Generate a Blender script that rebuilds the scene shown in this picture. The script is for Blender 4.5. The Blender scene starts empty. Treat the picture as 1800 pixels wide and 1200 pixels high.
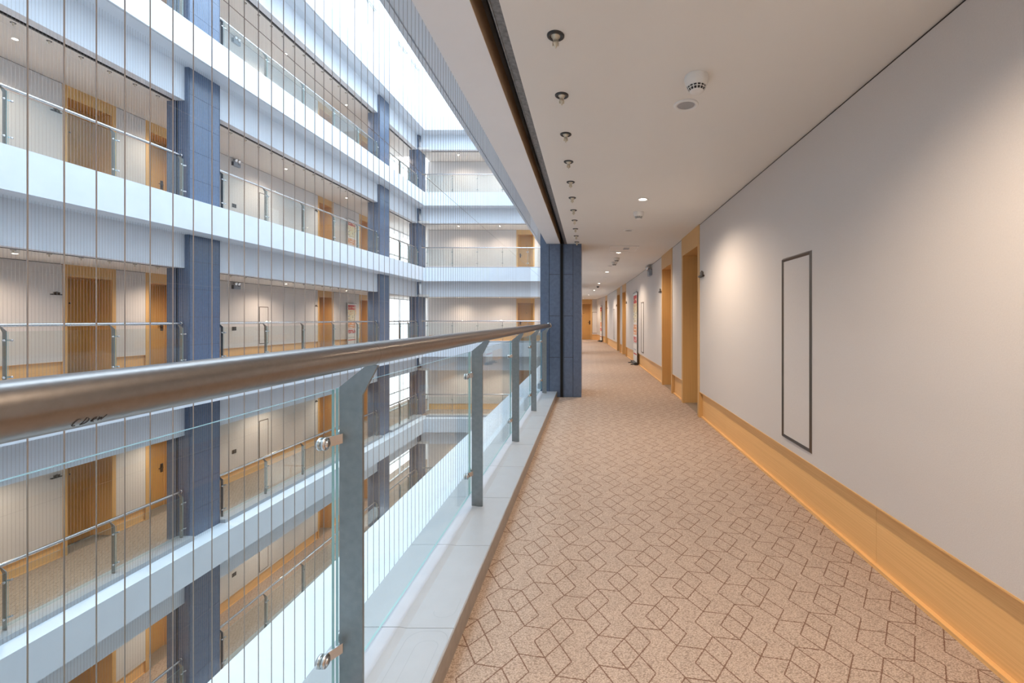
import bpy, math, random
from mathutils import Matrix, Vector
random.seed(7)
scene = bpy.context.scene
C = bpy.context.collection

# ------------------------------------------------------------------ camera, world, light, exposure
EYE = 1.25
cam_data = bpy.data.cameras.new('camera'); cam = bpy.data.objects.new('camera', cam_data); C.objects.link(cam)
cam.location = (0, 0, EYE); cam.rotation_euler = (math.radians(90), 0, 0)
cam_data.sensor_width = 36.0; cam_data.lens = 15.4
cam_data.shift_x = -134 / 1800; cam_data.shift_y = -39 / 1800
cam_data.clip_start = 0.02; cam_data.clip_end = 200
scene.camera = cam

world = bpy.data.worlds.new('World'); scene.world = world; world.use_nodes = True
bg = world.node_tree.nodes['Background']; bg.inputs[0].default_value = (0.86, 0.93, 1.0, 1); bg.inputs[1].default_value = 1.9

sky_l = bpy.data.lights.new('skylight_glow', 'AREA'); sky_l.shape = 'RECTANGLE'; sky_l.size = 7.4; sky_l.size_y = 26.0
sky_l.energy = 2380; sky_l.color = (0.64, 0.82, 1.0)
sky_o = bpy.data.objects.new('skylight_glow', sky_l); C.objects.link(sky_o); sky_o.location = (-5.1, 9.6, 16.3)

scene.view_settings.view_transform = 'Standard'; scene.view_settings.look = 'None'
scene.view_settings.gamma = 1.0; scene.view_settings.use_curve_mapping = False
scene.view_settings.exposure = 0.68
LAMP_W = 89.0
LAMP_COL = (1.0, 0.80, 0.62)

S = 3.95            # storey height
CEIL = 2.46

# ------------------------------------------------------------------ materials
def mat(name, col, rough=0.5, metal=0.0, spec=0.5, noise=None, bump=None, emit=None):
    m = bpy.data.materials.new(name); m.use_nodes = True
    nt = m.node_tree; b = nt.nodes['Principled BSDF']
    b.inputs['Base Color'].default_value = (*col, 1); b.inputs['Roughness'].default_value = rough
    b.inputs['Metallic'].default_value = metal; b.inputs['Specular IOR Level'].default_value = spec
    tc = nt.nodes.new('ShaderNodeTexCoord')
    if noise:
        sc, amt = noise
        n = nt.nodes.new('ShaderNodeTexNoise'); n.inputs['Scale'].default_value = sc; n.inputs['Detail'].default_value = 5
        nt.links.new(tc.outputs['Object'], n.inputs['Vector'])
        r = nt.nodes.new('ShaderNodeMapRange'); r.inputs[1].default_value = .25; r.inputs[2].default_value = .75
        r.inputs[3].default_value = 1 - amt; r.inputs[4].default_value = 1 + amt
        nt.links.new(n.outputs['Fac'], r.inputs[0])
        v = nt.nodes.new('ShaderNodeVectorMath'); v.operation = 'SCALE'; v.inputs[0].default_value = col
        nt.links.new(r.outputs[0], v.inputs['Scale']); nt.links.new(v.outputs[0], b.inputs['Base Color'])
    if bump:
        sc, st, di = bump
        n = nt.nodes.new('ShaderNodeTexNoise'); n.inputs['Scale'].default_value = sc; n.inputs['Detail'].default_value = 3
        nt.links.new(tc.outputs['Object'], n.inputs['Vector'])
        bp = nt.nodes.new('ShaderNodeBump'); bp.inputs['Strength'].default_value = st; bp.inputs['Distance'].default_value = di
        nt.links.new(n.outputs['Fac'], bp.inputs['Height']); nt.links.new(bp.outputs[0], b.inputs['Normal'])
    if emit:
        b.inputs['Emission Color'].default_value = (*emit[0], 1); b.inputs['Emission Strength'].default_value = emit[1]
    return m

def wood(name, c1, c2, axis, rough=0.42):
    m = bpy.data.materials.new(name); m.use_nodes = True
    nt = m.node_tree; b = nt.nodes['Principled BSDF']; b.inputs['Roughness'].default_value = rough
    tc = nt.nodes.new('ShaderNodeTexCoord'); mp = nt.nodes.new('ShaderNodeMapping')
    s = [130, 130, 130]; s[axis] = .9
    mp.inputs['Scale'].default_value = s
    nt.links.new(tc.outputs['Object'], mp.inputs[0])
    n = nt.nodes.new('ShaderNodeTexNoise'); n.inputs['Scale'].default_value = 1.6; n.inputs['Detail'].default_value = 6; n.inputs['Roughness'].default_value = .65
    nt.links.new(mp.outputs[0], n.inputs['Vector'])
    r = nt.nodes.new('ShaderNodeValToRGB'); r.color_ramp.elements[0].position = .3; r.color_ramp.elements[1].position = .7
    r.color_ramp.elements[0].color = (*c2, 1); r.color_ramp.elements[1].color = (*c1, 1)
    nt.links.new(n.outputs['Fac'], r.inputs[0]); nt.links.new(r.outputs[0], b.inputs['Base Color'])
    return m

M = {}
M['white'] = mat('white_paint', (.86, .86, .86), .55, noise=(3, .02))
M['fascia'] = mat('fascia_paint', (.74, .78, .83), .6, noise=(2.5, .03))
M['ceiling'] = mat('ceiling_paint', (.80, .785, .745), .8, noise=(1.5, .015))
M['wallpaper'] = mat('woven_wallpaper', (.665, .63, .605), .75, noise=(160, .03), bump=(260, .35, .002))
M['stone'] = mat('curb_stone', (.43, .45, .475), .32, noise=(14, .03))
M['stoneface'] = mat('curb_face_stone', (.30, .27, .245), .4, noise=(30, .12))
M['slate'] = mat('slate_cladding', (.085, .130, .215), .24, spec=.9, noise=(20, .12))
M['slatecore'] = mat('slate_seam', (.01, .012, .016), .7)
M['dim'] = mat('low_bounce_grey', (.34, .345, .35), .8, noise=(2, .05))  # mid grey set to weaken bounce light low in the atrium
M['mark'] = mat('faint_stone_mark', (.36, .38, .41), .4)
M['black'] = mat('black_void', (.006, .006, .006), .8)
M['steel'] = mat('brushed_steel', (.29, .265, .245), .30, 1.0, noise=(90, .06), bump=(120, .12, .001))
M['post'] = mat('satin_steel', (.25, .27, .275), .36, .9, noise=(40, .10), bump=(150, .15, .001))
M['chrome'] = mat('polished_steel', (.66, .66, .66), .22, 1.0)
M['galv'] = mat('galvanised_angle', (.20, .195, .19), .5, .5, noise=(60, .35))
M['wire'] = mat('steel_cable', (.34, .31, .295), .45, .4)
M['bronze'] = mat('bronze_trim', (.17, .13, .10), .28, .9)
M['darkbronze'] = mat('dark_bronze', (.06, .045, .035), .4, .6)
M['brownboard'] = mat('slot_board', (.66, .50, .34), .6, noise=(20, .05))
M['plastic'] = mat('white_plastic', (.80, .80, .78), .4)
M['greyplastic'] = mat('grey_plastic', (.30, .34, .40), .4)
M['mesh'] = mat('grey_grille', (.36, .36, .37), .6, noise=(900, .4))
M['darkplastic'] = mat('dark_plastic', (.03, .03, .03), .35)
M['nozzle'] = mat('nozzle_brass', (.66, .60, .48), .35, .5)
M['tile'] = mat('threshold_tile', (.28, .24, .20), .3, noise=(25, .1))
M['wood_v'] = wood('oak_vertical', (.74, .46, .18), (.60, .34, .12), 2)
M['wood_h'] = wood('oak_horizontal', (.92, .57, .245), (.78, .45, .175), 0)
M['wood_dark'] = wood('oak_door_leaf', (.70, .41, .13), (.55, .30, .085), 2)
M['bulb'] = mat('lamp_lens', (1, .9, .75), .3, emit=((1, .82, .62), 28))
M['shade'] = mat('lens_dull', (.7, .7, .7), .3)
M['red'] = mat('print_red', (.62, .06, .05), .5, noise=(60, .25))
M['orange'] = mat('print_orange', (.80, .36, .16), .5, noise=(70, .3))
M['yellow'] = mat('print_cream', (.86, .76, .50), .5, noise=(70, .12))
M['paper'] = mat('print_white', (.84, .82, .78), .5)
M['ink'] = mat('print_ink', (.05, .04, .04), .6)
M['blue'] = mat('print_grey', (.45, .47, .50), .5)
M['lcd'] = mat('frosted_window', (.70, .72, .74), .3)
M['pvc'] = mat('window_frame_white', (.75, .76, .77), .4)

def glass_mat(name, tint, edge=False):
    m = bpy.data.materials.new(name); m.use_nodes = True; nt = m.node_tree; nt.nodes.clear()
    out = nt.nodes.new('ShaderNodeOutputMaterial'); mix = nt.nodes.new('ShaderNodeMixShader')
    tr = nt.nodes.new('ShaderNodeBsdfTransparent'); tr.inputs[0].default_value = (*tint, 1)
    gl = nt.nodes.new('ShaderNodeBsdfGlossy'); gl.inputs['Roughness'].default_value = .02; gl.inputs[0].default_value = (.95, 1, 1, 1)
    lw = nt.nodes.new('ShaderNodeLayerWeight'); lw.inputs[0].default_value = .5
    pw = nt.nodes.new('ShaderNodeMath'); pw.operation = 'POWER'; pw.inputs[1].default_value = 5
    nt.links.new(lw.outputs['Facing'], pw.inputs[0])
    ma = nt.nodes.new('ShaderNodeMath'); ma.operation = 'MULTIPLY_ADD'; ma.inputs[1].default_value = .55; ma.inputs[2].default_value = .03
    nt.links.new(pw.outputs[0], ma.inputs[0])
    nt.links.new(ma.outputs[0], mix.inputs[0]); nt.links.new(tr.outputs[0], mix.inputs[1]); nt.links.new(gl.outputs[0], mix.inputs[2])
    nt.links.new(mix.outputs[0], out.inputs[0])
    return m
M['glass'] = glass_mat('clear_glass', (.93, .965, .965))
M['pane'] = glass_mat('window_pane', (.97, .98, .98))
M['glassedge'] = mat('glass_edge', (.30, .52, .52), .15, 0, .8)

def carpet():
    m = bpy.data.materials.new('patterned_carpet'); m.use_nodes = True; nt = m.node_tree
    b = nt.nodes['Principled BSDF']; b.inputs['Roughness'].default_value = .95; b.inputs['Specular IOR Level'].default_value = .15
    N = nt.nodes.new; L = nt.links.new
    tc = N('ShaderNodeNewGeometry')
    def val(x):
        v = N('ShaderNodeValue'); v.outputs[0].default_value = x; return v.outputs[0]
    def op(o, a, c=None, e=None):
        n = N('ShaderNodeMath'); n.operation = o
        for i, q in enumerate((a, c, e)):
            if q is None: continue
            if isinstance(q, (int, float)): n.inputs[i].default_value = q
            else: L(q, n.inputs[i])
        return n.outputs[0]
    # tiny wobble so that the drawn lines follow the loops
    nz = N('ShaderNodeTexNoise'); nz.inputs['Scale'].default_value = 170; nz.inputs['Detail'].default_value = 1
    L(tc.outputs['Position'], nz.inputs['Vector'])
    sp = N('ShaderNodeSeparateXYZ'); L(tc.outputs['Position'], sp.inputs[0])
    sn = N('ShaderNodeSeparateXYZ'); L(nz.outputs['Color'], sn.inputs[0])
    X = op('ADD', op('SUBTRACT', sp.outputs[0], .19), op('MULTIPLY', op('SUBTRACT', sn.outputs[0], .5), .006))
    Y = op('ADD', op('SUBTRACT', sp.outputs[1], 1.631), op('MULTIPLY', op('SUBTRACT', sn.outputs[1], .5), .006))
    ax, ay, bx, by = .0495, -.0837, -.0505, -.0657
    det = ax * by - bx * ay
    u = op('ADD', op('MULTIPLY', X, by / det), op('MULTIPLY', Y, -bx / det))
    v = op('ADD', op('MULTIPLY', X, -ay / det), op('MULTIPLY', Y, ax / det))
    u3 = op('SUBTRACT', u, op('MULTIPLY', op('FLOOR', op('DIVIDE', u, 3.0)), 3.0))
    v3 = op('SUBTRACT', v, op('MULTIPLY', op('FLOOR', op('DIVIDE', v, 3.0)), 3.0))
    area = abs(det); la = math.hypot(ax, ay); lb = math.hypot(bx, by)
    W = .0024
    def near(x, n, w):       # |x-n| < w  with wrap for 0/3
        a = op('LESS_THAN', op('ABSOLUTE', op('SUBTRACT', x, float(n))), w)
        if n == 0: a = op('MAXIMUM', a, op('LESS_THAN', op('ABSOLUTE', op('SUBTRACT', x, 3.0)), w))
        return a
    def inside(x, lo, hi):   # lo..hi within 0..3
        return op('MULTIPLY', op('GREATER_THAN', x, lo), op('LESS_THAN', x, hi))
    wa = W * la / area; wb = W * lb / area
    segs = []
    notmid_u = op('SUBTRACT', 1.0, inside(u3, 1.0, 2.0)); notmid_v = op('SUBTRACT', 1.0, inside(v3, 1.0, 2.0))
    segs += [op('MULTIPLY', near(v3, 0, wa), notmid_u), op('MULTIPLY', near(v3, 1, wa), notmid_u), op('MULTIPLY', near(v3, 2, wa), inside(u3, 1.0, 3.0))]
    segs += [op('MULTIPLY', near(u3, 0, wb), notmid_v), op('MULTIPLY', near(u3, 1, wb), inside(v3, 0.0, 2.0)), op('MULTIPLY', near(u3, 2, wb), notmid_v)]
    sm = op('ADD', u3, v3); lc = math.hypot(ax - bx, ay - by); wc = W * lc / area
    c1 = op('MULTIPLY', op('LESS_THAN', op('ABSOLUTE', op('SUBTRACT', sm, 2.0)), wc), inside(u3, 1.0, 2.0))
    c2 = op('MULTIPLY', op('MULTIPLY', op('LESS_THAN', op('ABSOLUTE', op('SUBTRACT', sm, 4.0)), wc), inside(u3, 2.0, 3.0)), inside(v3, 1.0, 2.0))
    line = c1
    for s_ in segs + [c2]: line = op('MAXIMUM', line, s_)
    # loop pile
    mp = N('ShaderNodeMapping'); mp.inputs['Rotation'].default_value = (0, 0, .5); mp.inputs['Scale'].default_value = (150, 330, 100)
    L(tc.outputs['Position'], mp.inputs[0])
    vo = N('ShaderNodeTexVoronoi'); vo.inputs['Scale'].default_value = 1.0; L(mp.outputs[0], vo.inputs['Vector'])
    n2 = N('ShaderNodeTexNoise'); n2.inputs['Scale'].default_value = 9; n2.inputs['Detail'].default_value = 3; L(tc.outputs['Position'], n2.inputs['Vector'])
    r1 = N('ShaderNodeValToRGB'); r1.color_ramp.elements[0].position = .1; r1.color_ramp.elements[1].position = .8
    r1.color_ramp.elements[0].color = (.68, .54, .44, 1); r1.color_ramp.elements[1].color = (.33, .245, .19, 1)
    L(vo.outputs['Distance'], r1.inputs[0])
    mr = N('ShaderNodeMapRange'); mr.inputs[3].default_value = .90; mr.inputs[4].default_value = 1.08; L(n2.outputs['Fac'], mr.inputs[0])
    vm = N('ShaderNodeVectorMath'); vm.operation = 'SCALE'; L(r1.outputs[0], vm.inputs[0]); L(mr.outputs[0], vm.inputs['Scale'])
    mx = N('ShaderNodeMixRGB'); L(op('MULTIPLY', line, .82), mx.inputs[0]); L(vm.outputs[0], mx.inputs[1]); mx.inputs[2].default_value = (.16, .08, .05, 1)
    L(mx.outputs[0], b.inputs['Base Color'])
    bp = N('ShaderNodeBump'); bp.inputs['Strength'].default_value = .6; bp.inputs['Distance'].default_value = .003
    L(op('SUBTRACT', 1.0, vo.outputs['Distance']), bp.inputs['Height']); L(bp.outputs[0], b.inputs['Normal'])
    return m
M['carpet'] = carpet()

# ------------------------------------------------------------------ mesh helpers
class MB:
    def __init__(s): s.v = []; s.f = []; s.m = []; s.sm = []
    def add(s, vs, fs, mi=0, smooth=False):
        o = len(s.v); s.v += [tuple(p) for p in vs]
        for f in fs: s.f.append([o + i for i in f]); s.m.append(mi); s.sm.append(smooth)
        return s
    def box(s, x0, x1, y0, y1, z0, z1, mi=0):
        if x0 > x1: x0, x1 = x1, x0
        if y0 > y1: y0, y1 = y1, y0
        if z0 > z1: z0, z1 = z1, z0
        v = [(x0, y0, z0), (x1, y0, z0), (x1, y1, z0), (x0, y1, z0), (x0, y0, z1), (x1, y0, z1), (x1, y1, z1), (x0, y1, z1)]
        return s.add(v, [(0, 3, 2, 1), (4, 5, 6, 7), (0, 1, 5, 4), (1, 2, 6, 5), (2, 3, 7, 6), (3, 0, 4, 7)], mi)
    def bbox(s, x0, x1, y0, y1, z0, z1, b=.003, mi=0):      # box with chamfered vertical edges and top rim
        if x0 > x1: x0, x1 = x1, x0
        if y0 > y1: y0, y1 = y1, y0
        o = [(x0 + b, y0), (x1 - b, y0), (x1, y0 + b), (x1, y1 - b), (x1 - b, y1), (x0 + b, y1), (x0, y1 - b), (x0, y0 + b)]
        cx, cy = (x0 + x1) / 2, (y0 + y1) / 2
        def ring(z, k):
            return [(p[0] + (k if p[0] < cx else -k), p[1] + (k if p[1] < cy else -k), z) for p in o]
        v = ring(z0, b) + ring(z0 + b, 0) + ring(z1 - b, 0) + ring(z1, b)
        f = []
        for r in range(3):
            for i in range(8):
                j = (i + 1) % 8; f.append((r * 8 + i, r * 8 + j, (r + 1) * 8 + j, (r + 1) * 8 + i))
        f.append(tuple(range(7, -1, -1))); f.append(tuple(range(24, 32)))
        return s.add(v, f, mi)
    def prism(s, poly, a0, a1, axis='y', mi=0):             # poly in the two other axes
        n = len(poly); v = []
        for a in (a0, a1):
            for p in poly:
                v.append({'y': (p[0], a, p[1]), 'x': (a, p[0], p[1]), 'z': (p[0], p[1], a)}[axis])
        f = [(i, (i + 1) % n, n + (i + 1) % n, n + i) for i in range(n)] + [tuple(range(n - 1, -1, -1)), tuple(range(n, 2 * n))]
        return s.add(v, f, mi)
    def tube(s, p0, p1, r, n=12, mi=0, r1=None, caps=True):
        p0 = Vector(p0); p1 = Vector(p1); d = (p1 - p0).normalized()
        a = d.orthogonal().normalized(); b = d.cross(a); r1 = r if r1 is None else r1
        v = []
        for p, q in ((p0, r), (p1, r1)):
            for i in range(n):
                t = 2 * math.pi * i / n; v.append(p + a * math.cos(t) * q + b * math.sin(t) * q)
        s.add(v, [(i, (i + 1) % n, n + (i + 1) % n, n + i) for i in range(n)], mi, True)
        if caps:
            s.add(v, [tuple(range(n - 1, -1, -1)), tuple(range(n, 2 * n))], mi)
        return s
    def lathe(s, prof, origin=(0, 0, 0), axis=(0, 0, 1), n=24, mi=0, smooth=True):
        # prof: list of (radius, height)
        d = Vector(axis).normalized(); a = d.orthogonal().normalized(); b = d.cross(a); o = Vector(origin); v = []
        for r, h in prof:
            for i in range(n):
                t = 2 * math.pi * i / n; v.append(o + d * h + (a * math.cos(t) + b * math.sin(t)) * max(r, 1e-5))
        f = []
        for k in range(len(prof) - 1):
            for i in range(n):
                j = (i + 1) % n; f.append((k * n + i, k * n + j, (k + 1) * n + j, (k + 1) * n + i))
        return s.add(v, f, mi, smooth)
    def mesh(s, name, mats):
        me = bpy.data.meshes.new(name); me.from_pydata(s.v, [], s.f)
        for m in (mats if isinstance(mats, (list, tuple)) else [mats]): me.materials.append(m)
        for p, mi, sm in zip(me.polygons, s.m, s.sm): p.material_index = mi; p.use_smooth = sm
        me.validate(); me.update()
        return me
    def obj(s, name, mats, parent=None, mtx=None):
        return link(name, s.mesh(name, mats), parent, mtx)

def link(name, me, parent=None, mtx=None):
    o = bpy.data.objects.new(name, me); C.objects.link(o)
    if parent: o.parent = parent
    if mtx is not None: o.matrix_local = mtx
    return o
def thing(name, label, cat, mtx=None, group=None, kind=None):
    o = bpy.data.objects.new(name, None); C.objects.link(o); o.empty_display_size = .1
    if mtx is not None: o.matrix_world = mtx
    return tag(o, label, cat, group, kind)
def tag(o, label=None, cat=None, group=None, kind=None):
    if label: o['label'] = label
    if cat: o['category'] = cat
    if group: o['group'] = group
    if kind: o['kind'] = kind
    return o
def struct(name, mb, mats, mtx=None, label=None):
    o = mb.obj(name, mats, None, mtx); o['kind'] = 'structure'
    tag(o, label, {'w': 'wall', 'f': 'floor', 'c': 'ceiling', 't': 'trim', 'b': 'baseboard'}[name[0]])
    return o
def copy_tree(o, parent=None):
    c = o.copy(); C.objects.link(c); c.parent = parent
    for ch in list(o.children): copy_tree(ch, c)
    return c
def T(x, y, z): return Matrix.Translation((x, y, z))
def smooth_by(o):
    return o
ORD = ['first', 'second', 'third', 'fourth', 'fifth', 'sixth', 'seventh', 'eighth', 'ninth', 'tenth', 'eleventh', 'twelfth', 'thirteenth',
       'fourteenth', 'fifteenth', 'sixteenth', 'seventeenth', 'eighteenth', 'nineteenth', 'twentieth', 'twenty-first', 'twenty-second',
       'twenty-third', 'twenty-fourth', 'twenty-fifth', 'twenty-sixth']
LEV = {-2: 'two floors down', -1: 'one floor down', 0: 'at eye level', 1: 'one floor up', 2: 'two floors up', 3: 'three floors up'}

# ------------------------------------------------------------------ frames: x' points to the atrium, edge at x'=0
OPP_A = math.atan(.026)
F_OPP = T(-8.97, 7, 0) @ Matrix.Rotation(-OPP_A, 4, 'Z')
F_OUR = T(-1.31, 0, 0) @ Matrix.Rotation(math.pi, 4, 'Z')          # y' = -depth
F_FAR = T(0, 22.9, 0) @ Matrix.Rotation(-math.pi / 2, 4, 'Z')       # x' = -Y, y' = +X
YMIN = -4.0
def od(d): return (d - 7) / math.cos(OPP_A)                          # depth -> y' of the opposite gallery

def wall_frame(P0, P1, z):
    u = (P1 - P0); L = u.length; u.normalize(); n = Vector((0, 0, 1)).cross(u)
    m = Matrix(((u.x, n.x, 0, P0.x), (u.y, n.y, 0, P0.y), (0, 0, 1, z), (0, 0, 0, 1)))
    return m, L

# ================================================================== STRUCTURE
tn = [0]
def trim_name():
    tn[0] += 1; return 'trim_%d' % tn[0]

def gallery(F, k, y0, y1, woff, cols, where, beam=True, ceil_to=None, carpet_mat='carpet', floor=True, beam_end=None):
    """slab with ledge, recessed beam and ceiling underneath, carpet floor and stone curb"""
    z = k * S
    lv = LEV.get(k, ''); far = where == 'far'
    e0 = -8.60 if far else y0                    # the far slab butts against the opposite one
    zs = z - .003 if far else z
    # projecting slab with a drip groove below
    b = MB().box(-.86, 0, e0, y1, zs - .70, zs) if not beam else MB().prism([(-.86, zs), (0, zs), (0, zs - .70), (-.045, zs - .70), (-.045, zs - .685), (-.06, zs - .685), (-.06, zs - .70), (-.86, zs - .70)], e0, y1)
    struct(trim_name(), b, M['fascia'], F, 'white slab edge of the %s gallery %s' % (where, lv))
    if beam:
        zb = z - S + CEIL
        ye = beam_end or y1
        yb = -8.97 if far else y0
        b = MB().box(-.859, -.64, yb, ye, zb, z - .70)
        b.box(-.8605, -.859, yb, ye, zb + .001, zb + .13, 1)
        b.box(-.93, -.859, yb, ye, zb + .20, zb + .21, 2)
        b.box(-.932, -.930, yb, ye, zb, zb + .21, 2)
        b.box(-.971, -.932, yb, ye, zb, zb + .006, 3); b.box(-.936, -.930, yb, ye, zb - .004, zb + .05, 3)
        struct(trim_name(), b, [M['white'] if where == 'near' else M['fascia'], M['brownboard'], M['black'], M['galv']], F, 'drop beam with shutter slot under the %s gallery %s' % (where, lv))
        c = MB().box(-(ceil_to or woff + .65), -.971, y0, y1, zb, zb + .12)
        if beam_end: c.box(-.971, 0, beam_end, y1, zb + .004, zb + .12)
        struct('ceiling', c, M['ceiling'], F, 'corridor ceiling under the %s gallery %s' % (where, lv))
    if floor:
        zf = z + .003 if far else z
        f = MB().box(-(ceil_to or woff + .65), -.86, y0, y1, z - .12, zf)
        f.box(-.86, -.81, y0, y1, z - .001, zf + .0005)
        struct('floor', f, M[carpet_mat], F, 'patterned carpet floor of the %s gallery %s' % (where, lv))

def curb(F, k, y0, y1, where, n, joints=None):
    z = k * S
    if joints is None:
        b = MB()
        b.box(-.81, -.40, y0, y1, z, z + .094)
        struct(trim_name(), b, M['stone'], F, 'pale stone curb of the %s gallery %s, bay %d' % (where, LEV[k], n)); return
    b = MB(); e = sorted([y0] + joints + [y1])
    for a, c in zip(e[:-1], e[1:]):
        g = .0012
        # inner flat part, then a soft rise to the outer strip
        poly = [(-.8085, z + .0), (-.8085, z + .091), (-.8055, z + .094), (-.632, z + .094), (-.60, z + .099), (-.405, z + .099), (-.40, z + .095), (-.40, z)]
        b.prism(poly, a + g, c - g, 'y', 0)
    b.box(-.811, -.8085, y0, y1, z, z + .090, 1)
    def outline(xa, xb, ya, yb, rad, w=.0022, part=1.0):
        cx, cy, hx, hy = (xa + xb) / 2, (ya + yb) / 2, (xb - xa) / 2, (yb - ya) / 2
        pts = []
        for qx, qy, a0 in ((1, 1, 0), (-1, 1, 90), (-1, -1, 180), (1, -1, 270)):
            for i in range(9):
                t = math.radians(a0 + 90 * i / 8); pts.append((cx + qx * (hx - rad) + rad * math.cos(t), cy + qy * (hy - rad) + rad * math.sin(t)))
        pts.append(pts[0]); pts = pts[:int(len(pts) * part)]
        for p, q in zip(pts[:-1], pts[1:]):
            dx, dy = q[0] - p[0], q[1] - p[1]; l = math.hypot(dx, dy) or 1; nx, ny = -dy / l * w / 2, dx / l * w / 2
            zz = z + .0943
            b.add([(p[0] - nx, p[1] - ny, zz), (q[0] - nx, q[1] - ny, zz), (q[0] + nx, q[1] + ny, zz), (p[0] + nx, p[1] + ny, zz)], [(0, 1, 2, 3)], 2)
    # x' = -1.31 - X, y' = -depth
    outline(-.803, -.652, -1.625, -1.20, .055); outline(-.778, -.698, -1.575, -1.25, .03, .0016)
    outline(-.785, -.70, -1.83, -1.70, .035, .0016, .6)
    struct(trim_name(), b, [M['stone'], M['stoneface'], M['mark']], F, 'pale stone curb under the near glass balustrade')

# our gallery
XW = [(-2.5, 1.42), (8.6, 1.42), (12.2, 1.36), (14.6, 1.275), (16.9, 1.18), (19.0, 1.085), (21.4, .985), (23.4, .89), (26.7, .52)]
def xw(y):
    for (a, xa), (b, xb) in zip(XW[:-1], XW[1:]):
        if y <= b: return xa + (xb - xa) * (y - a) / (b - a)
    return XW[-1][1]
def P_our(y): return Vector((xw(y), y, 0))
def P_opp(d, off=2.6):
    p = F_OPP @ Vector((-off, od(d), 0)); return Vector((p.x, p.y, 0))
def P_far(x, off=2.4): return Vector((x, 22.9 + off, 0))

gallery(F_OUR, 0, -22.9, -YMIN, 2.73, None, 'near', beam=False, ceil_to=3.75)
gallery(F_OUR, 1, -22.9, -YMIN, 2.73, None, 'near', beam=True, ceil_to=3.75, floor=False)
curb(F_OUR, 0, -7.03, -YMIN, 'near', 1, joints=[-2.24 - .6 * i for i in range(8)] + [-1.64, -1.04, -.44, .16, .76])
curb(F_OUR, 0, -15.7, -7.88, 'near', 2)
# opposite
OPP_COLS = [10.32, 19.3, 23.5]; CW = .85
for k in (-2, -1, 0, 1, 2, 3):
    gallery(F_OPP, k, od(YMIN), od(29.0) if k < 3 else od(24.5), 2.6, None, 'opposite', beam=k > -2, floor=k < 3, beam_end=od(23.5))
    if k < 3:
        e = [YMIN] + [q for c in OPP_COLS for q in (c, c + CW)]
        for n in range(3): curb(F_OPP, k, od(e[2 * n]), od(e[2 * n + 1]), 'opposite', n + 1)
# far end
for k in (-2, -1, 0, 1, 2, 3):
    gallery(F_FAR, k, -9.15, -1.31, 2.4, None, 'far', beam=k > -2, floor=k < 3)
    if k < 3: curb(F_FAR, k, -8.62, -1.31 - .6, 'far', 1)

# floor / ceiling between the far end of the atrium and the end wall of our corridor
struct('floor', MB().box(-1.31, 2.44, 22.9, 27.4, -.12, 0), M['carpet'], None, 'carpet at the far end of the near corridor')
struct('ceiling', MB().box(-1.31, 2.44, 22.9, 27.4, CEIL, CEIL + .12), M['ceiling'], None, 'ceiling at the far end of the near corridor')

# ---- wall runs -----------------------------------------------------------
def wall_run(path, a, b, flip, z, name, where, breaks=(), boards=2.44, first_board=None, board=True):
    pts = [a] + [q for q in breaks if a < q < b] + [b]
    P = [path(q) for q in pts]
    if flip: P = P[::-1]
    w = MB(); bb = MB()
    for p, q in zip(P[:-1], P[1:]):
        m, L = wall_frame(p, q, z)
        t = MB().box(0, L, -.2, 0, .33, CEIL - .012)
        t.box(0, L, -.2, -.006, CEIL - .012, CEIL, 1)
        w.add([m @ Vector(v) for v in t.v], t.f); w.m[-6:] = [1] * 6
        t = MB(); s = 0.0; nxt = first_board if first_board else boards
        while s < L - 1e-6:
            e = min(L, nxt); t.box(s + .0011, e - .0011, -.2, -.037, 0, .322); t.box(s + .0011, e - .0011, -.038, -.014, 0, .018); s = e; nxt += boards
        t.box(0, L, -.2, .002, .322, .33)
        bb.add([m @ Vector(v) for v in t.v], t.f)
    # shift vertices into the first frame so that textures follow the wall
    m0, _ = wall_frame(P[0], P[-1], z); inv = m0.inverted()
    w.v = [tuple(inv @ Vector(v)) for v in w.v]; bb.v = [tuple(inv @ Vector(v)) for v in bb.v]
    struct(name, w, [M['wallpaper'], M['darkbronze']], m0, 'cream woven wallpaper wall of the ' + where)
    if board:
        struct('baseboard_' + name.split('_')[1], bb, M['wood_h'], m0, 'oak baseboard of the ' + where)

dn = [0]
def door_meshes(L):
    p = .08
    s = MB()
    for a, b in ((0, p), (L - p, L)):
        s.box(a, b, -.62, .008, 0, CEIL)
    s.box(p, L - p, -.62, .008, 2.215, CEIL)
    s.box(p, L - p, .004, .011, 2.195, 2.215); s.box(p, L - p, -.60, .004, 2.20, 2.215)
    surr = s.mesh('surround', M['wood_v'])
    leaf = MB().bbox(p + .003, L - p - .003, -.54, -.50, .004, 2.19, .002).mesh('leaf', M['wood_dark'])
    th = MB().box(p, L - p, -.50, -.03, 0, .004).mesh('threshold', M['tile'])
    st = MB().box(p, p + .03, -.50, -.482, .004, 2.2).box(L - p - .03, L - p, -.50, -.482, .004, 2.2).box(p + .03, L - p - .03, -.50, -.482, 2.17, 2.2).mesh('door_stop', M['wood_v'])
    return surr, leaf, th, st
DM = door_meshes(1.05)
HM = MB().bbox(-.035, 0.035, 0, .012, .93, 1.17, .003).tube((0, .012, 1.06), (0, .05, 1.06), .011).tube((0, .05, 1.06), (-.12, .05, 1.06), .010).mesh('handle', M['darkbronze'])
PM = MB().lathe([(0, .006), (.016, .006), (.02, 0)], (0, 0, 1.62), (0, 1, 0), 16).mesh('peephole', M['darkbronze'])
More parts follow.
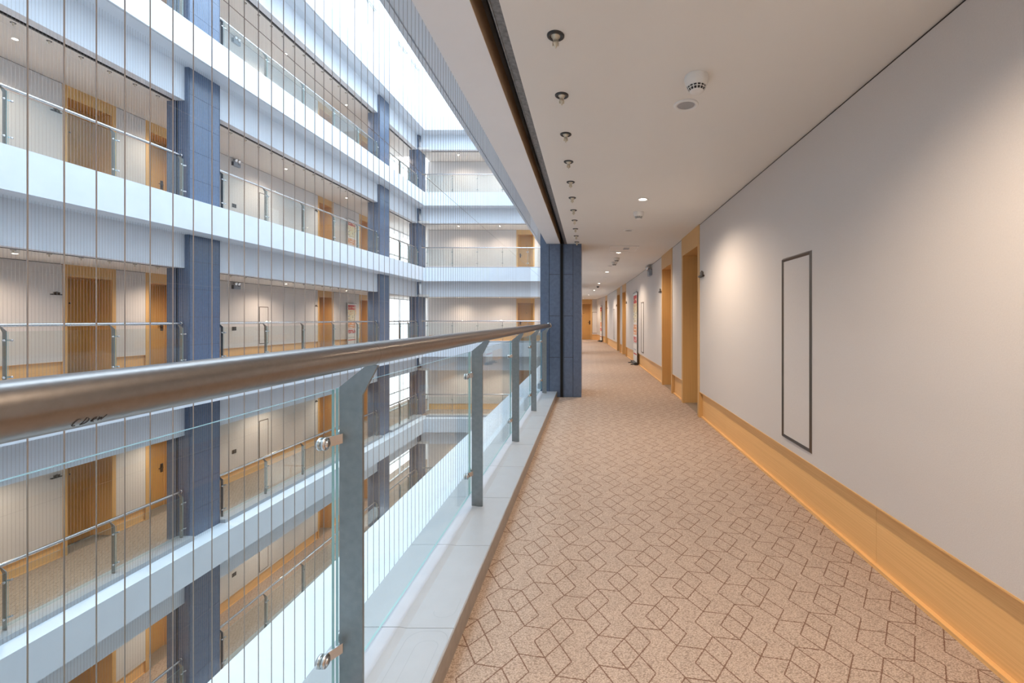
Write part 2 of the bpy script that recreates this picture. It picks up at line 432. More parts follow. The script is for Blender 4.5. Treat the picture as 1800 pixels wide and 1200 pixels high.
def door(path, a, flip, z, label, handle_side=1, L=1.05):
    dn[0] += 1
    P0, P1 = path(a), path(a + 1.05)
    if flip: P0, P1 = P1, P0
    m, L = wall_frame(P0, P1, z)
    r = thing('door_%d' % dn[0], label, 'door', m, None, 'structure')
    su = link('surround', DM[0], r); lf = link('leaf', DM[1], r); link('threshold', DM[2], r); link('door_stop', DM[3], r)
    hs = L - .15 if handle_side > 0 else .15
    link('handle', HM, lf, T(hs, -.50, 0) if handle_side > 0 else T(hs, -.50, 0) @ Matrix.Scale(-1, 4, (1, 0, 0)))
    link('peephole', PM, lf, T(L / 2, -.50, 0))
    return r

def sign(path, d, flip, z, label):
    P0, P1 = path(d), path(d + .2)
    if flip: P0, P1 = P1, P0
    m, L = wall_frame(P0, P1, z)
    r = thing('room_number_sign', label, 'sign', m, 'carved room number signs beside the doors')
    link('shelf_bar', SG[0], r); link('raised_figures', SG[1], r)
SG = (MB().prism([(0, 1.785), (.02, 1.775), (.19, 1.775), (.21, 1.785), (.19, 1.797), (.02, 1.797)], 0, .03).mesh('shelf_bar', M['darkbronze']),
      MB().box(.04, .07, .006, .02, 1.797, 1.835).box(.08, .105, .006, .022, 1.797, 1.85).box(.115, .15, .006, .02, 1.797, 1.84).mesh('raised_figures', M['bronze']))

def frame_panel(path, a, flip, z, label):
    P0, P1 = path(a), path(a + .42)
    if flip: P0, P1 = P1, P0
    m, L = wall_frame(P0, P1, z)
    r = thing('framed_wall_panel', label, 'wall panel', m, 'bronze framed flush panels along the walls')
    link('frame', FP[0], r); link('panel', FP[1], r)
def _fp():
    z0, z1, L, w = .395, 1.69, .42, .026
    f = MB()
    o = [(0, z0), (L, z0), (L, z1), (0, z1)]; i = [(w, z0 + w), (L - w, z0 + w), (L - w, z1 - w), (w, z1 - w)]; md = [(w * .45, z0 + w * .45), (L - w * .45, z0 + w * .45), (L - w * .45, z1 - w * .45), (w * .45, z1 - w * .45)]
    v = [(x, 0, zz) for x, zz in o] + [(x, .012, zz) for x, zz in md] + [(x, .004, zz) for x, zz in i] + [(x, 0, zz) for x, zz in i]
    fs = []
    for r in range(3):
        for q in range(4):
            j = (q + 1) % 4; fs.append((r * 4 + q, r * 4 + j, r * 4 + 4 + j, r * 4 + 4 + q))
    f.add(v, fs)
    p = MB().box(w, L - w, .0, .003, z0 + w, z1 - w)
    return f.mesh('frame', M['bronze']), p.mesh('panel', M['wallpaper'])
FP = _fp()

def emergency(path, d, flip, z, label):
    P0, P1 = path(d), path(d + .3)
    if flip: P0, P1 = P1, P0
    m, L = wall_frame(P0, P1, z)
    r = thing('emergency_lamp', label, 'emergency light', m, 'twin head emergency lamps high on the walls')
    link('housing', EM[0], r); link('side_panel', EM[2], r)
    for x in (.09, .21): link('lamp_head', EM[1], r, T(x, .045, 2.345) @ Matrix.Scale(1.15, 4))
    link('indicator_strip', EM[3], r)
EM = (MB().bbox(0, .27, 0, .07, 2.215, 2.345, .008).mesh('housing', M['greyplastic']),
      MB().tube((0, 0, -.02), (0, 0, .02), .008, 8).lathe([(0, -.045), (.025, -.04), (.042, 0), (.045, .035), (.036, .038), (0, .034)], (0, .02, .045), (0, 1, -.35), 16).mesh('lamp_head', M['chrome']),
      MB().box(.27, .285, .004, .066, 2.22, 2.34).mesh('side_panel', M['darkplastic']),
      MB().box(.03, .12, .07, .072, 2.305, 2.32).mesh('indicator_strip', M['darkplastic']))

def switch(path, d, flip, z, label):
    P0, P1 = path(d), path(d + .2)
    if flip: P0, P1 = P1, P0
    m, L = wall_frame(P0, P1, z)
    r = thing('wall_switch', label, 'switch', m, 'small dark switch plates on the opposite wall')
    link('switch_plate', SW[0], r)
    for x in (.028, .082): link('rocker', SW[1], r, T(x, .008, .95))
SW = (MB().bbox(0, .165, 0, .008, .89, 1.01, .002).mesh('switch_plate', M['darkbronze']), MB().bbox(-.022, .03, 0, .005, -.045, .045, .002).mesh('rocker', M['darkplastic']))

def banner(path, a, flip, z, label, off=.18):
    P0, P1 = path(a), path(a + .75)
    if flip: P0, P1 = P1, P0
    m, L = wall_frame(P0, P1, z)
    r = thing('roll_up_banner', label, 'banner', m @ T(0, off, 0), 'printed roll-up banners standing by the walls')
    for n_, me in BN: link(n_, me, r)
def _bn():
    base = MB().bbox(-.02, .77, -.025, .075, 0, .07, .01).tube((.1, -.02, .012), (.1, .16, .012), .012, 8).tube((.65, -.02, .012), (.65, .16, .012), .012, 8)
    pole = MB().tube((.375, -.012, .05), (.375, -.012, 1.99), .006, 8)
    top = MB().bbox(0, .75, -.014, .014, 1.985, 2.01, .003)
    sh = MB(); rnd = random.Random(3)
    rows = [(.07, .26, 'paper'), (.26, .30, 'red'), (.30, .34, 'paper'), (.34, .42, 'text'), (.42, .52, 'paper'), (.52, .60, 'text'), (.60, .76, 'redgrid'), (.76, .82, 'paper'),
            (.82, 1.10, 'orangetext'), (1.10, 1.16, 'paper'), (1.16, 1.46, 'fig'), (1.46, 1.70, 'cream'), (1.70, 1.92, 'redtitle'), (1.92, 1.985, 'paper')]
    # 0 paper 1 red 2 orange 3 cream 4 ink 5 grey
    for z0, z1, t in rows:
        nx = 24; nz = max(1, int((z1 - z0) / .03))
        for i in range(nx):
            for j in range(nz):
                x0, x1 = .75 * i / nx, .75 * (i + 1) / nx; a, c = z0 + (z1 - z0) * j / nz, z0 + (z1 - z0) * (j + 1) / nz
                inn = 1 < i < nx - 2; mi = 0; q = rnd.random()
                if t == 'red' and inn: mi = 1
                elif t == 'text' and inn and j % 2 and q > .45: mi = 5
                elif t == 'redgrid' and inn: mi = 1 if q > .25 else 0
                elif t == 'orangetext' and inn: mi = 2 if (j % 3 != 1 or q > .5) else 0
                elif t == 'fig' and inn: mi = 3 if q > .25 else (4 if q < .08 else 0)
                elif t == 'cream': mi = 3 if q > .2 else 2
                elif t == 'redtitle' and inn: mi = 1 if not (j in (2, 3) and q > .5) else 3
                sh.add([(x0, 0, a), (x1, 0, a), (x1, 0, c), (x0, 0, c)], [(0, 1, 2, 3)], mi)
    shm = sh.mesh('printed_sheet', [M['paper'], M['red'], M['orange'], M['yellow'], M['ink'], M['blue']])
    return [('base', base.mesh('base', M['darkplastic'])), ('support_pole', pole.mesh('support_pole', M['post'])), ('top_rail', top.mesh('top_rail', M['post'])), ('printed_sheet', shm)]
BN = _bn()

# our right wall: doors, panels
OUR_DOORS = [(5.58, 'A'), (7.39, 'B'), (14.7, 'A'), (16.45, 'B'), (22.0, 'A')]
edges = [-2.5]
for a, _ in OUR_DOORS: edges += [a, a + 1.05]
edges += [26.7]
br = [q for q, _ in XW]
dnames = ['nearest oak door niche in the right wall', 'second oak door niche in the right wall', 'third oak door niche, beyond the banner', 'fourth oak door niche down the right wall', 'farthest oak door niche in the right wall']
wnames = ['near right corridor', 'pier between first two niches', 'right corridor past second niche', 'right pier past third niche', 'right corridor past fourth niche', 'right corridor by the end wall']
for i in range(0, len(edges), 2):
    wall_run(P_our, edges[i], edges[i + 1], False, 0, 'wall_right', wnames[i // 2], br, first_board=4.715 if i == 0 else None)
for (a, t), lb in zip(OUR_DOORS, dnames):
    door(P_our, a, False, 0, lb, 1 if t == 'A' else -1)
slb = ['nearest dark room number sign on the right wall', 'dark room number sign past the second door niche', 'room number sign before the third door niche', 'room number sign past the fourth door niche', 'farthest room number sign on the right wall']
for (a, t), lb in zip(OUR_DOORS, slb):
    sign(P_our, a - .24 if t == 'A' else a + 1.08, False, 0, lb)
for a, lb in ((2.78, 'large bronze framed panel on the near right wall'), (10.9, 'bronze framed panel beside the standing banner, right wall'), (18.45, 'small distant bronze framed panel on the right wall')):
    frame_panel(P_our, a, False, 0, lb)
emergency(P_our, 9.6, False, 0, 'grey twin-head emergency lamp on the right corridor wall')
banner(P_our, 11.95, False, 0, 'red and white banner against the right corridor wall', .035)
banner(P_our, 24.3, False, 0, 'far reddish banner near the end wall of the corridor', .035)

# end wall of our corridor
def P_end(x): return Vector((x, 26.7, 0))
wall_run(P_end, .24, .60, True, 0, 'wall_end', 'corridor end, right of the door')
wall_run(P_end, -2.6, -.81, True, 0, 'wall_end', 'corridor end, left of the door')
door(P_end, -.81, True, 0, 'oak door closing the far end of the corridor', -1)
frame_panel(P_end, .26 - .03, True, 0, 'dark framed panel right of the end door')
struct('wall_jog', MB().box(-1.62, -1.5, 25.3, 26.7, 0, CEIL), M['wallpaper'], None, 'return wall where far and near corridors meet')
struct('wall_back', MB().box(-1.4, 2.4, -2.7, -2.5, 0, CEIL), M['wallpaper'], None, 'wall behind the camera')

# opposite galleries
OPP_DOORS = [(9.52, 'A'), (11.27, 'B'), (18.2, 'A'), (21.35, 'B')]
WIN = (23.0, 28.6)
for k in (-2, -1, 0, 1, 2):
    z = k * S; e = [YMIN]
    for a, _ in OPP_DOORS: e += [a, a + 1.05]
    e += [WIN[0]]
    wn = ['before the first door', 'pier between the first doors', 'past the first column', 'behind the banner', 'before the windows']
    for i in range(0, len(e), 2):
        wall_run(P_opp, e[i], e[i + 1], True, z, 'wall_opposite', 'opposite gallery %s, %s' % (LEV[k], wn[i // 2]))
    for (a, t), nm in zip(OPP_DOORS, ('leftmost', 'second', 'third', 'farthest')):
        door(P_opp, a, True, z, '%s oak door of the opposite gallery %s' % (nm, LEV[k]), 1 if t == 'A' else -1)
        sign(P_opp, a - .22 if t == 'A' else a + 1.06, True, z, 'room number sign by the %s door, opposite gallery %s' % (nm, LEV[k]))
    frame_panel(P_opp, 15.05, True, z, 'bronze framed panel on the opposite gallery wall %s' % LEV[k])
    emergency(P_opp, 13.9, True, z, 'twin-head emergency lamp on the opposite gallery wall %s' % LEV[k])
    switch(P_opp, 13.9, True, z, 'dark switch plate right of first column, opposite gallery %s' % LEV[k])
    if k in (0, 1):
        banner(P_opp, 20.25, True, z, 'red and white banner on the opposite gallery %s' % LEV[k], .05)
    # window wall at the end of the opposite gallery
    m, L = wall_frame(P_opp(WIN[1]), P_opp(WIN[0]), z)
    r = thing('window_%d' % (k + 3), 'bright window wall at the far left end, %s' % LEV[k], 'window', m, None, 'structure')
    f = MB(); n = 4
    for i in range(n + 1):
        x = L * i / n; f.box(max(0, x - .03), min(L, x + .03), -.08, 0, 0, CEIL)
    for zz in (0, .95, CEIL - .06): f.box(0, L, -.079, -.001, zz, zz + .06)
    f.obj('frame', M['pvc'], r)
    MB().box(.03, L - .03, -.045, -.035, .05, CEIL - .05).obj('pane', M['pane'], r)
    p = F_OPP @ Vector((0, od(28.6), 0))
    struct('wall_lobby', MB().box(-3.3, -.0, od(28.6), od(28.8), z, z + CEIL), M['white'], F_OPP, 'white lobby end wall %s' % LEV[k])
    # far gallery back wall with one door
    wall_run(P_far, -9.2, -4.15, True, z, 'wall_far', 'far gallery %s, left of the door' % LEV[k])
    wall_run(P_far, -3.10, -1.5, True, z, 'wall_far', 'far gallery %s, right of the door' % LEV[k])
    door(P_far, -4.15, True, z, 'oak door of the far gallery %s' % LEV[k], 1)
    struct('wall_stub', MB().box(-9.3, -9.2, 25.3, 28.7, z, z + CEIL), M['white'], None, 'white return wall of the far gallery %s' % LEV[k])

# upper enclosed storey and roof
ub = MB(); z0 = 3 * S; ztop = 16.6
wins = [8.2, 9.9, 13.9, 15.7, 17.1, 20.0, 21.4]
def upper_wall(F, y0, y1, wl, name, lb):
    b = MB(); zs, zt = z0 + 1.12, z0 + 2.15; last = y0
    for w_ in wl:
        b.box(-.25, -.05, last, w_, z0, ztop); b.box(-.25, -.05, w_, w_ + 1.0, z0, zs); b.box(-.25, -.05, w_, w_ + 1.0, zt, ztop); last = w_ + 1.0
    b.box(-.25, -.05, last, y1, z0, ztop)
    struct(name, b, M['white'], F, lb)
    for q, w_ in enumerate(wl):
        r = thing('window_%d' % (10 + q), 'small grey upper window, %s from the left' % ORD[q], 'window', F @ T(-.15, w_, 0), None, 'structure')
        f = MB().box(-.05, .05, 0, .05, zs, zt).box(-.05, .05, .95, 1.0, zs, zt).box(-.05, .05, .05, .95, zs, zs + .05).box(-.05, .05, .05, .95, zt - .05, zt).box(-.04, .04, .47, .53, zs + .05, zt - .05)
        f.obj('frame', M['pvc'], r); MB().box(-.01, .01, .05, .95, zs + .05, zt - .05).obj('pane', M['lcd'], r)
upper_wall(F_OPP, od(YMIN), od(23.4), [od(q) for q in wins], 'wall_upper', 'white upper wall above the opposite galleries')
upper_wall(F_FAR, -8.9, -1.0, [], 'wall_upper', 'white upper wall above the far galleries')
struct('ceiling', MB().box(-10.5, 0, YMIN - .3, 25, ztop, ztop + .2), M['white'], None, 'atrium roof around the skylight')
struct('wall_south', MB().box(-11.8, -1.31, YMIN - .3, YMIN, -3.3 * S, ztop), M['white'], None, 'white end wall of the atrium behind the camera')
struct('wall_near_upper', MB().box(-1.0, -.85, YMIN, 22.9, S + .0, ztop), M['white'], None, 'plain unseen wall added to bounce light above our corridor')  # unseen plain wall added for light bounce, in place of the galleries
struct('wall_near_lower', MB().box(-1.0, -.85, YMIN, 22.9, -3.3 * S, -.70), M['dim'], None, 'plain unseen wall added to bounce light under our corridor')  # added unseen; its grey stands in for the dark openings of lower galleries
struct('floor', MB().box(-12.5, 0, YMIN - .3, 29, -3.3 * S - .2, -3.3 * S), M['dim'], None, 'atrium floor far below')

# ================================================================== COLUMNS
def column_meshes(w, cw=CW):
    """x' from -.54-w to -.54, y' 0..cw, with tile seams on every side and a black shutter track front and back"""
    x1, x0, xm = -.54, -.54 - w, -.64
    H = S - .70
    core = MB().box(x0 + .01, xm, .01, cw - .01, 0, CEIL).box(xm, x1 - .01, .01, cw - .01, 0, H)
    g = .003; seams = [0, .64, 1.305, 1.97, CEIL]; seamsH = [0, .64, 1.305, 1.97, 2.63, H]
    xa = -.54 - .145; xb = -.54 - w + .135
    def front(ya, yb):
        core.box(xm + 0, x1, ya, yb, 0, H, 1)
        core.box(xa + g, xm, ya, yb, 0, CEIL, 1)
        t0, t1 = (-.863, -.91) if w > .6 else (-.80, -.835)
        for s0, s1 in zip(seams[:-1], seams[1:]):
            core.box(xa - g, t0 + .012, ya, yb, s0 + g, s1 - g, 1)
            core.box(t1 - .012, xb + g, ya, yb, s0 + g, s1 - g, 1)
        core.box(xb - g, x0, ya, yb, 0, CEIL, 1)
        return t0, t1
    t = front(0, .012); front(cw - .012, cw)
    for s0, s1 in zip(seamsH[:-1], seamsH[1:]):
        core.box(x1 - .011, x1 + .001, .02 + g, cw * .62 - g, s0 + g, s1 - g, 1); core.box(x1 - .011, x1 + .001, cw * .62 + g, cw - .02 - g, s0 + g, s1 - g, 1)
    for s0, s1 in zip(seams[:-1], seams[1:]):
        core.box(x0, x0 + .012, .02, cw - .02, s0 + g, s1 - g, 1)
    tr = MB().box(t[1], t[0], -.004, .010, 0, CEIL).box(t[0], t[0] + .007, -.012, .0, 0, CEIL, 1).box(t[1] - .007, t[1], -.012, .0, 0, CEIL, 1)
    tr2 = MB().box(t[1], t[0], cw - .010, cw + .004, 0, CEIL).box(t[0], t[0] + .007, cw, cw + .012, 0, CEIL, 1).box(t[1] - .007, t[1], cw, cw + .012, 0, CEIL, 1)
    return core.mesh('cladding', [M['slatecore'], M['slate']]), tr.mesh('shutter_track', [M['black'], M['slate']]), tr2.mesh('shutter_track', [M['black'], M['slate']])
CM_big = column_meshes(.66); CM_sm = column_meshes(.53)
def column(F, y, z, cm, label, dx=0):
    r = thing('column', label, 'column', F @ T(dx, y, z), 'slate clad columns along the galleries')
    link('cladding', cm[0], r); link('shutter_track', cm[1], r); link('shutter_track', cm[2], r)
column(F_OUR, -7.03 - CW, 0, CM_big, 'dark slate clad column where the near balustrade ends')
column(F_OUR, -15.7 - CW, 0, CM_big, 'slate column farther along the near gallery, behind the first', dx=.22)
for k in (-2, -1, 0, 1, 2):
    for c, nm in zip(OPP_COLS, ('wide left slate column', 'middle slate column', 'slim distant corner column')):
        column(F_OPP, od(c), k * S, CM_sm, '%s of the opposite gallery %s' % (nm, LEV[k]))

# ================================================================== BALUSTRADES
post_poly = [(-.657, .094), (-.59, .094), (-.59, 1.054), (-.675, 1.122), (-.701, 1.116), (-.657, 1.032)]
def post_mesh(t=.010): return MB().prism(post_poly, -t / 2, t / 2).mesh('post', M['post'])
PMESH = post_mesh()
def clamp_mesh(detail):
    b = MB()
    for s in (-1, 1):
        n = 20 if detail else 8
        # curved flat arm from the post face out to the glass, round pads on both sides of the pane
        b.prism([(-.645, -.013), (-.600, -.016), (-.568, -.018), (-.560, -.010), (-.558, 0), (-.560, .010), (-.568, .018), (-.600, .016), (-.645, .013)], 0, .001) if False else None
        a0 = Vector((-.598, s * .004, 0)); a1 = Vector((-.5655, s * .050, -.004))
        d = (a1 - a0).normalized(); nrm = Vector((-d.y, d.x, 0)); up = Vector((0, 0, 1)); v = []
        for p in (a0, a1):
            for q, w_ in ((-.003, -.014), (.003, -.014), (.003, .014), (-.003, .014)): v.append(p + nrm * q + up * w_)
        b.add(v, [(0, 1, 2, 3), (7, 6, 5, 4), (0, 4, 5, 1), (1, 5, 6, 2), (2, 6, 7, 3), (3, 7, 4, 0)])
        b.lathe([(0, 0), (.017, 0), (.018, .003), (.018, .007), (.016, .009), (0, .009)], (-.5820 + .001, s * .050, -.004), (1, 0, 0), n)
        b.lathe([(0, 0), (.018, 0), (.018, .008), (.015, .011), (0, .011)], (-.568, s * .050, -.004), (1, 0, 0), n)
        b.lathe([(0, 0), (.011, 0), (.011, .005), (.007, .007), (0, .007)], (-.580, s * .050, -.004), (-1, 0, 0), n)
    return b.mesh('glass_clamp', M['chrome'])
CLN, CLF = clamp_mesh(True), clamp_mesh(False)
def glass_panel(y0, y1, parent):
    b = MB()
    x0, x1, za, zb = -.579, -.571, .164, 1.048
    v = [(x0, y0, za), (x1, y0, za), (x1, y1, za), (x0, y1, za), (x0, y0, zb), (x1, y0, zb), (x1, y1, zb), (x0, y1, zb)]
    b.add(v, [(1, 2, 6, 5), (3, 0, 4, 7)], 0); b.add(v, [(0, 3, 2, 1), (4, 5, 6, 7), (0, 1, 5, 4), (2, 3, 7, 6)], 1)
    return b.obj('glass_panel', [M['glass'], M['glassedge']], parent)
RX, RZ, RR = -.695, 1.153, .033
def balustrade(F, z, posts, r0, r1, label, near=False, group='steel and glass balustrades of the galleries'):
    r = thing('balustrade', label, 'balustrade', F @ T(0, 0, z), group)
    rail = MB().tube((RX, r0, RZ), (RX, r1, RZ), RR, 48 if near else 12, caps=True).obj('handrail', M['steel'] if near else M['chrome'], r)  # distant rails are the same steel, coloured brighter for the skylight highlight
    for e, s in ((r0, -1), (r1, 1)):
        if near and s == 1: continue
        MB().lathe([(RR, -.012), (.041, -.010), (.043, 0), (.040, .012), (.028, .022), (0, .027)], (RX, e, RZ), (0, s, 0), 28 if near else 10).obj('rail_end_cap', M['chrome'], r)
    if near:
        for yy in (-1.233, 1.2):
            MB().lathe([(RR, -.006), (.0337, -.003), (.0331, -.001), (.0338, .002), (RR, .005)], (RX, yy, RZ), (0, 1, 0), 48).obj('weld_seam', M['steel'], rail)
    for p in posts:
        po = link('post', PMESH, r, T(0, p, 0))
        for zz in (.906, .300): link('glass_clamp', CLN if near else CLF, po, T(0, 0, zz))
    for a, b in zip(posts[:-1], posts[1:]):
        glass_panel(a + .010, b - .010, r)
    return r, rail
op = [-6.86, -5.52, -4.14, -2.71, -1.272, .17, 1.6]
br_, rail = balustrade(F_OUR, 0, op, -6.86, 1.75, 'near steel handrail and glass balustrade beside the corridor', near=True)
# the hand-written scribble under the near handrail
def scribble():
    strokes = []
    def arc(cx, cz, rx, rz, a0, a1, n=10): return [(cx + rx * math.cos(math.radians(a0 + (a1 - a0) * i / n)), cz + rz * math.sin(math.radians(a0 + (a1 - a0) * i / n))) for i in range(n + 1)]
    strokes.append(arc(.006, 0, .005, .007, 60, 300))
    strokes.append([(.018, .006), (.018, -.006)]); strokes.append(arc(.017, 0, .008, .007, -90, 90))
    strokes.append([(.031, -.002), (.038, .002), (.036, .005), (.032, .003), (.032, -.003), (.038, -.005)])
    strokes.append([(.042, .004), (.044, -.004), (.047, .002), (.050, -.004), (.053, .006)])
    b = MB()
    for st in strokes:
        pts = []
        for s_, t_ in st:
            ang = math.radians(-43) + t_ * .8 / RR        # angle around the rail, measured on the corridor side
            # depth of the scribble about .52 m in front of the camera
            pts.append(Vector((RX - (RR + .0004) * math.cos(ang), -(.502 + s_ * .62), RZ + (RR + .0004) * math.sin(ang))))
        for p, q in zip(pts[:-1], pts[1:]): b.tube(p, q, .00035, 5)
    b.obj('pen_scribble', M['ink'], rail)
scribble()
bays = [([5.7, 7.18, 8.79, 10.22], 5.0, 10.28), ([11.32, 12.8, 14.4, 16.05, 17.65, 19.2], 11.2, 19.26), ([20.25, 21.4, 22.4, 23.4], 20.18, 23.46)]
for k in (-2, -1, 0, 1, 2):
    for (ps, a, b), nm in zip(bays, ('left of the first column', 'between first and second columns', 'right of the second column')):
        balustrade(F_OPP, k * S, [od(p) for p in ps], od(a), od(b), 'opposite balustrade %s, %s' % (LEV[k], nm))
    balustrade(F_FAR, k * S, [-8.65, -7.3, -5.95, -4.6, -3.25, -2.0], -8.95, -1.5, 'balustrade of the far end gallery %s' % LEV[k])

# ================================================================== CABLE SCREENS
WH = S - .70
WMESH = MB().tube((0, 0, 0), (0, 0, WH), .0011, 6).mesh('vertical_wire', M['wire'])
WMESH_F = MB().tube((0, 0, 0), (0, 0, WH), .0013, 4).mesh('vertical_wire', M['wire'])
def screen(F, z, ys, label, near=False, hz=(2.05,), rest=()):
    r = thing('cable_screen', label, 'cable screen', F @ T(-.396, 0, z), 'vertical steel cable screens of the galleries')
    for y in ys: link('vertical_wire', WMESH if near else WMESH_F, r, T(0, y, 0))
    if rest:
        b = MB()
        for y in rest: b.tube((0, y, 0), (0, y, WH), .0011 if near else .0013, 4)
        o = b.obj('vertical_wire', M['wire'], r); o['kind'] = 'stuff'
    allv = list(ys) + list(rest); b = MB()
    for h in hz: b.tube((0, min(allv) - .02, h), (0, max(allv) + .02, h), .0012, 6)
    b.obj('horizontal_cable', M['wire'], r)
def near_y(i): return -(.714 - 2 * .0500 + i * .0500)
nw = [near_y(i) for i in range(0, 127)]
screen(F_OUR, 0, nw[:100], 'nearest vertical cable screen just beyond the glass balustrade', True, rest=nw[100:] + [-7.95 - .05 * i for i in range(150)] + [.05 * i - .55 for i in range(40)])
for k in (-2, -1, 0, 1, 2):
    st = od(6.85)
    screen(F_OPP, k * S, [st + .05 * i for i in range(100)], 'cable screen of the opposite gallery %s' % LEV[k], rest=[st + .05 * i for i in range(100, 322)] + [st - .05 * i for i in range(1, 20)])
    screen(F_FAR, k * S, [], 'cable screen across the far end gallery %s' % LEV[k], rest=[-8.2 + .05 * i for i in range(130)])

# ================================================================== CEILING FITTINGS
def nozzle_mesh():
    a = MB().lathe([(.037, 0), (.037, -.004), (.033, -.007), (.022, -.006), (.020, 0)], n=28).mesh('escutcheon', M['darkplastic'])
    b = MB().lathe([(.020, -.001), (.020, -.006), (.013, -.010), (.011, -.030), (.013, -.032), (.002, -.055), (0, -.056)], n=16)
    b.box(-.014, .014, -.002, .002, -.045, -.030)
    return a, b.mesh('spray_tip', M['nozzle'])
NZ = nozzle_mesh()
def nozzle(mtx, label, group):
    r = thing('sprinkler_nozzle', label, 'sprinkler', mtx, group)
    link('escutcheon', NZ[0], r); link('spray_tip', NZ[1], r)
for i in range(12):
    y = 1.37 + .4985 * i
    if i == 0: continue
    nozzle(T(-.135 - .004 * i, y, CEIL), '%s sprinkler nozzle from the camera in the near ceiling row' % ORD[i - 1].capitalize() if False else '%s dark-ringed sprinkler nozzle from the camera in the near ceiling' % ORD[i - 1], 'row of sprinkler nozzles in the corridor ceiling')
for k in (1, 2, 3):
    for i in range(22):
        d = 7.6 + .5 * i
        nozzle(F_OPP @ T(-1.06, od(d), k * S - S + CEIL), '%s sprinkler nozzle from the left, opposite ceiling %s' % (ORD[i], LEV[k - 1]), 'sprinkler nozzles in the opposite ceilings')

dl_ring = MB().lathe([(.036, .0), (.040, -.004), (.052, -.005), (.058, -.001), (.058, 0)], n=28).mesh('trim_ring', M['plastic'])
dl_lens = MB().lathe([(0, -.0015), (.037, -.0015), (.038, 0)], n=24).mesh('lens', M['bulb'])
def downlight(mtx, label, w=LAMP_W, group='recessed downlights of the corridors'):
    r = thing('downlight', label, 'light', mtx, group)
    link('trim_ring', dl_ring, r); link('lens', dl_lens, r)
    l = SPOTS.get(w)
    if l is None:
        l = bpy.data.lights.new('downlight_beam', 'SPOT'); l.energy = w; l.color = LAMP_COL; l.spot_size = math.radians(150); l.spot_blend = .7; l.shadow_soft_size = .035
        SPOTS[w] = l
    link('beam', l, r, T(0, 0, -.012))
SPOTS = {}
for i, (x, y) in enumerate([(.55, .95), (.55, 4.42), (.55, 7.96), (.48, 11.2), (.365, 14.8), (.24, 18.3), (.02, 21.7), (-.27, 25.6)]):
    downlight(T(x, y, CEIL), ['downlight just above the camera, over the corridor', 'brightest lit downlight, nearest in view in corridor ceiling', 'lit downlight beside the ceiling hatch', 'lit downlight past the two smoke detectors', 'lit downlight just before the dome camera', 'lit downlight past the dome camera', 'small lit downlight far down the corridor', 'farthest lit downlight by the end door'][i])
downlight(T(.55, -2.0, CEIL), 'downlight behind the camera')
for k in (-2, -1, 0, 1, 2):
    for i, d in enumerate((1.0, 4.5, 8.03, 11.5, 15.0, 18.6, 22.1)):
        nm = ['out-of-frame first', 'out-of-frame second', 'leftmost visible', 'second visible', 'third visible', 'fourth visible', 'fifth visible'][i]
        downlight(F_OPP @ T(-1.62, od(d), k * S + CEIL), '%s warm downlight of the opposite gallery %s' % (nm, LEV[k]))
    for i, x in enumerate((-7.2, -4.9, -2.4)):
        downlight(T(x, 24.3, k * S + CEIL), '%s warm downlight of the far end gallery %s' % (('left', 'middle', 'right')[i], LEV[k]))

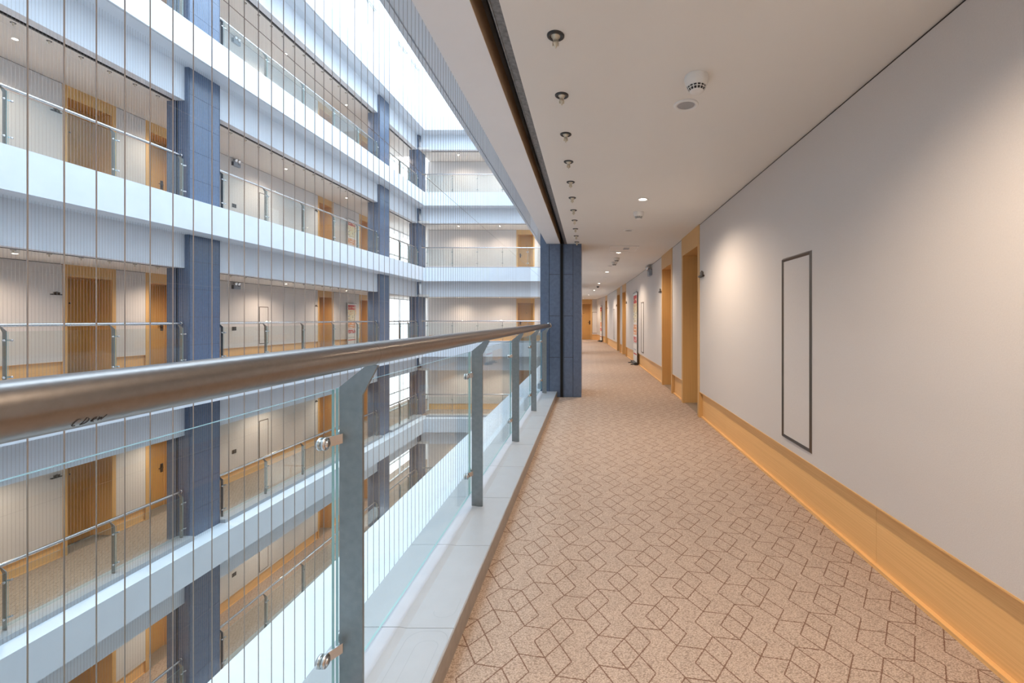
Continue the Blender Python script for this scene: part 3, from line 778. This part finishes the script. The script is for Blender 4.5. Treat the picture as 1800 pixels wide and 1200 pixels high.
sd_body = MB().lathe([(.050, 0), (.052, -.012), (.048, -.030), (.040, -.046)], n=32).mesh('body', M['plastic'])
sd_cage = MB()
for i in range(14):
    t = 2 * math.pi * i / 14; c, s = math.cos(t), math.sin(t); c2, s2 = math.cos(t + .12), math.sin(t + .12)
    sd_cage.add([(.040 * c, .040 * s, -.045), (.040 * c2, .040 * s2, -.045), (.028 * c2, .028 * s2, -.066), (.028 * c, .028 * s, -.066)], [(0, 1, 2, 3)])
sd_cage.lathe([(.0365, -.052), (.0385, -.0535), (.036, -.0555)], n=28); sd_cage.lathe([(.030, -.063), (.029, -.066), (.024, -.068), (.016, -.070), (0, -.070)], n=24)
sd_cage = sd_cage.mesh('sensor_cage', M['plastic'])
sd_in = MB().lathe([(.038, -.046), (.026, -.064), (0, -.064)], n=24).mesh('sensor_core', M['darkplastic'])
for (x, y, nm) in ((.54, 2.185, 'nearest white smoke detector on the ceiling, above the round speaker'), (.57, 4.95, 'white smoke detector past the brightest downlight'), (.56, 8.62, 'white smoke detector just past the second lit downlight'), (.55, 9.25, 'smoke detector fourth from the camera, in shade')):
    r = thing('smoke_detector', nm, 'smoke detector', T(x, y, CEIL) @ Matrix.Scale(1.15, 4), 'smoke detectors on the corridor ceiling')
    link('body', sd_body, r); link('sensor_cage', sd_cage, r); link('sensor_core', sd_in, r)
sp_r = MB().lathe([(.048, -.001), (.050, -.006), (.066, -.007), (.070, -.003), (.070, 0)], n=36).mesh('rim', M['plastic'])
sp_g = MB().lathe([(0, -.002), (.049, -.002)], n=36).mesh('grille', M['mesh'])
for (x, y, nm) in ((.552, 2.475, 'nearest round white ceiling speaker with grey grille'), (.55, 5.97, 'round white ceiling speaker past the second smoke detector'), (.50, 9.95, 'thin round ceiling speaker past the shaded smoke detector'), (.46, 12.75, 'round ceiling speaker far down the corridor')):
    r = thing('ceiling_speaker', nm, 'speaker', T(x, y, CEIL), 'round speakers in the corridor ceiling')
    link('rim', sp_r, r); link('grille', sp_g, r)
r = thing('access_hatch', 'pale square access hatch frame beside the second downlight', 'hatch', T(.60, 7.5, CEIL))
MB().box(-.24, .24, -.27, -.25, -.008, 0).box(-.24, .24, .25, .27, -.008, 0).box(-.24, -.22, -.25, .25, -.008, 0).box(.22, .24, -.25, .25, -.008, 0).obj('hatch_frame', M['plastic'], r)
MB().box(-.22, .22, -.25, .25, -.003, 0).obj('hatch_door', M['ceiling'], r)
MB().box(.0, .10, -.1, .1, -.006, -.003).obj('latch', M['greyplastic'], r)
r = thing('dome_camera', 'small black dome camera on the distant corridor ceiling', 'camera', T(.35, 15.8, CEIL))
MB().lathe([(.06, 0), (.06, -.02), (.05, -.025)], n=20).obj('mount', M['plastic'], r)
MB().lathe([(.05, -.025), (.045, -.05), (.03, -.068), (0, -.075)], n=20).obj('dome', M['darkplastic'], r)
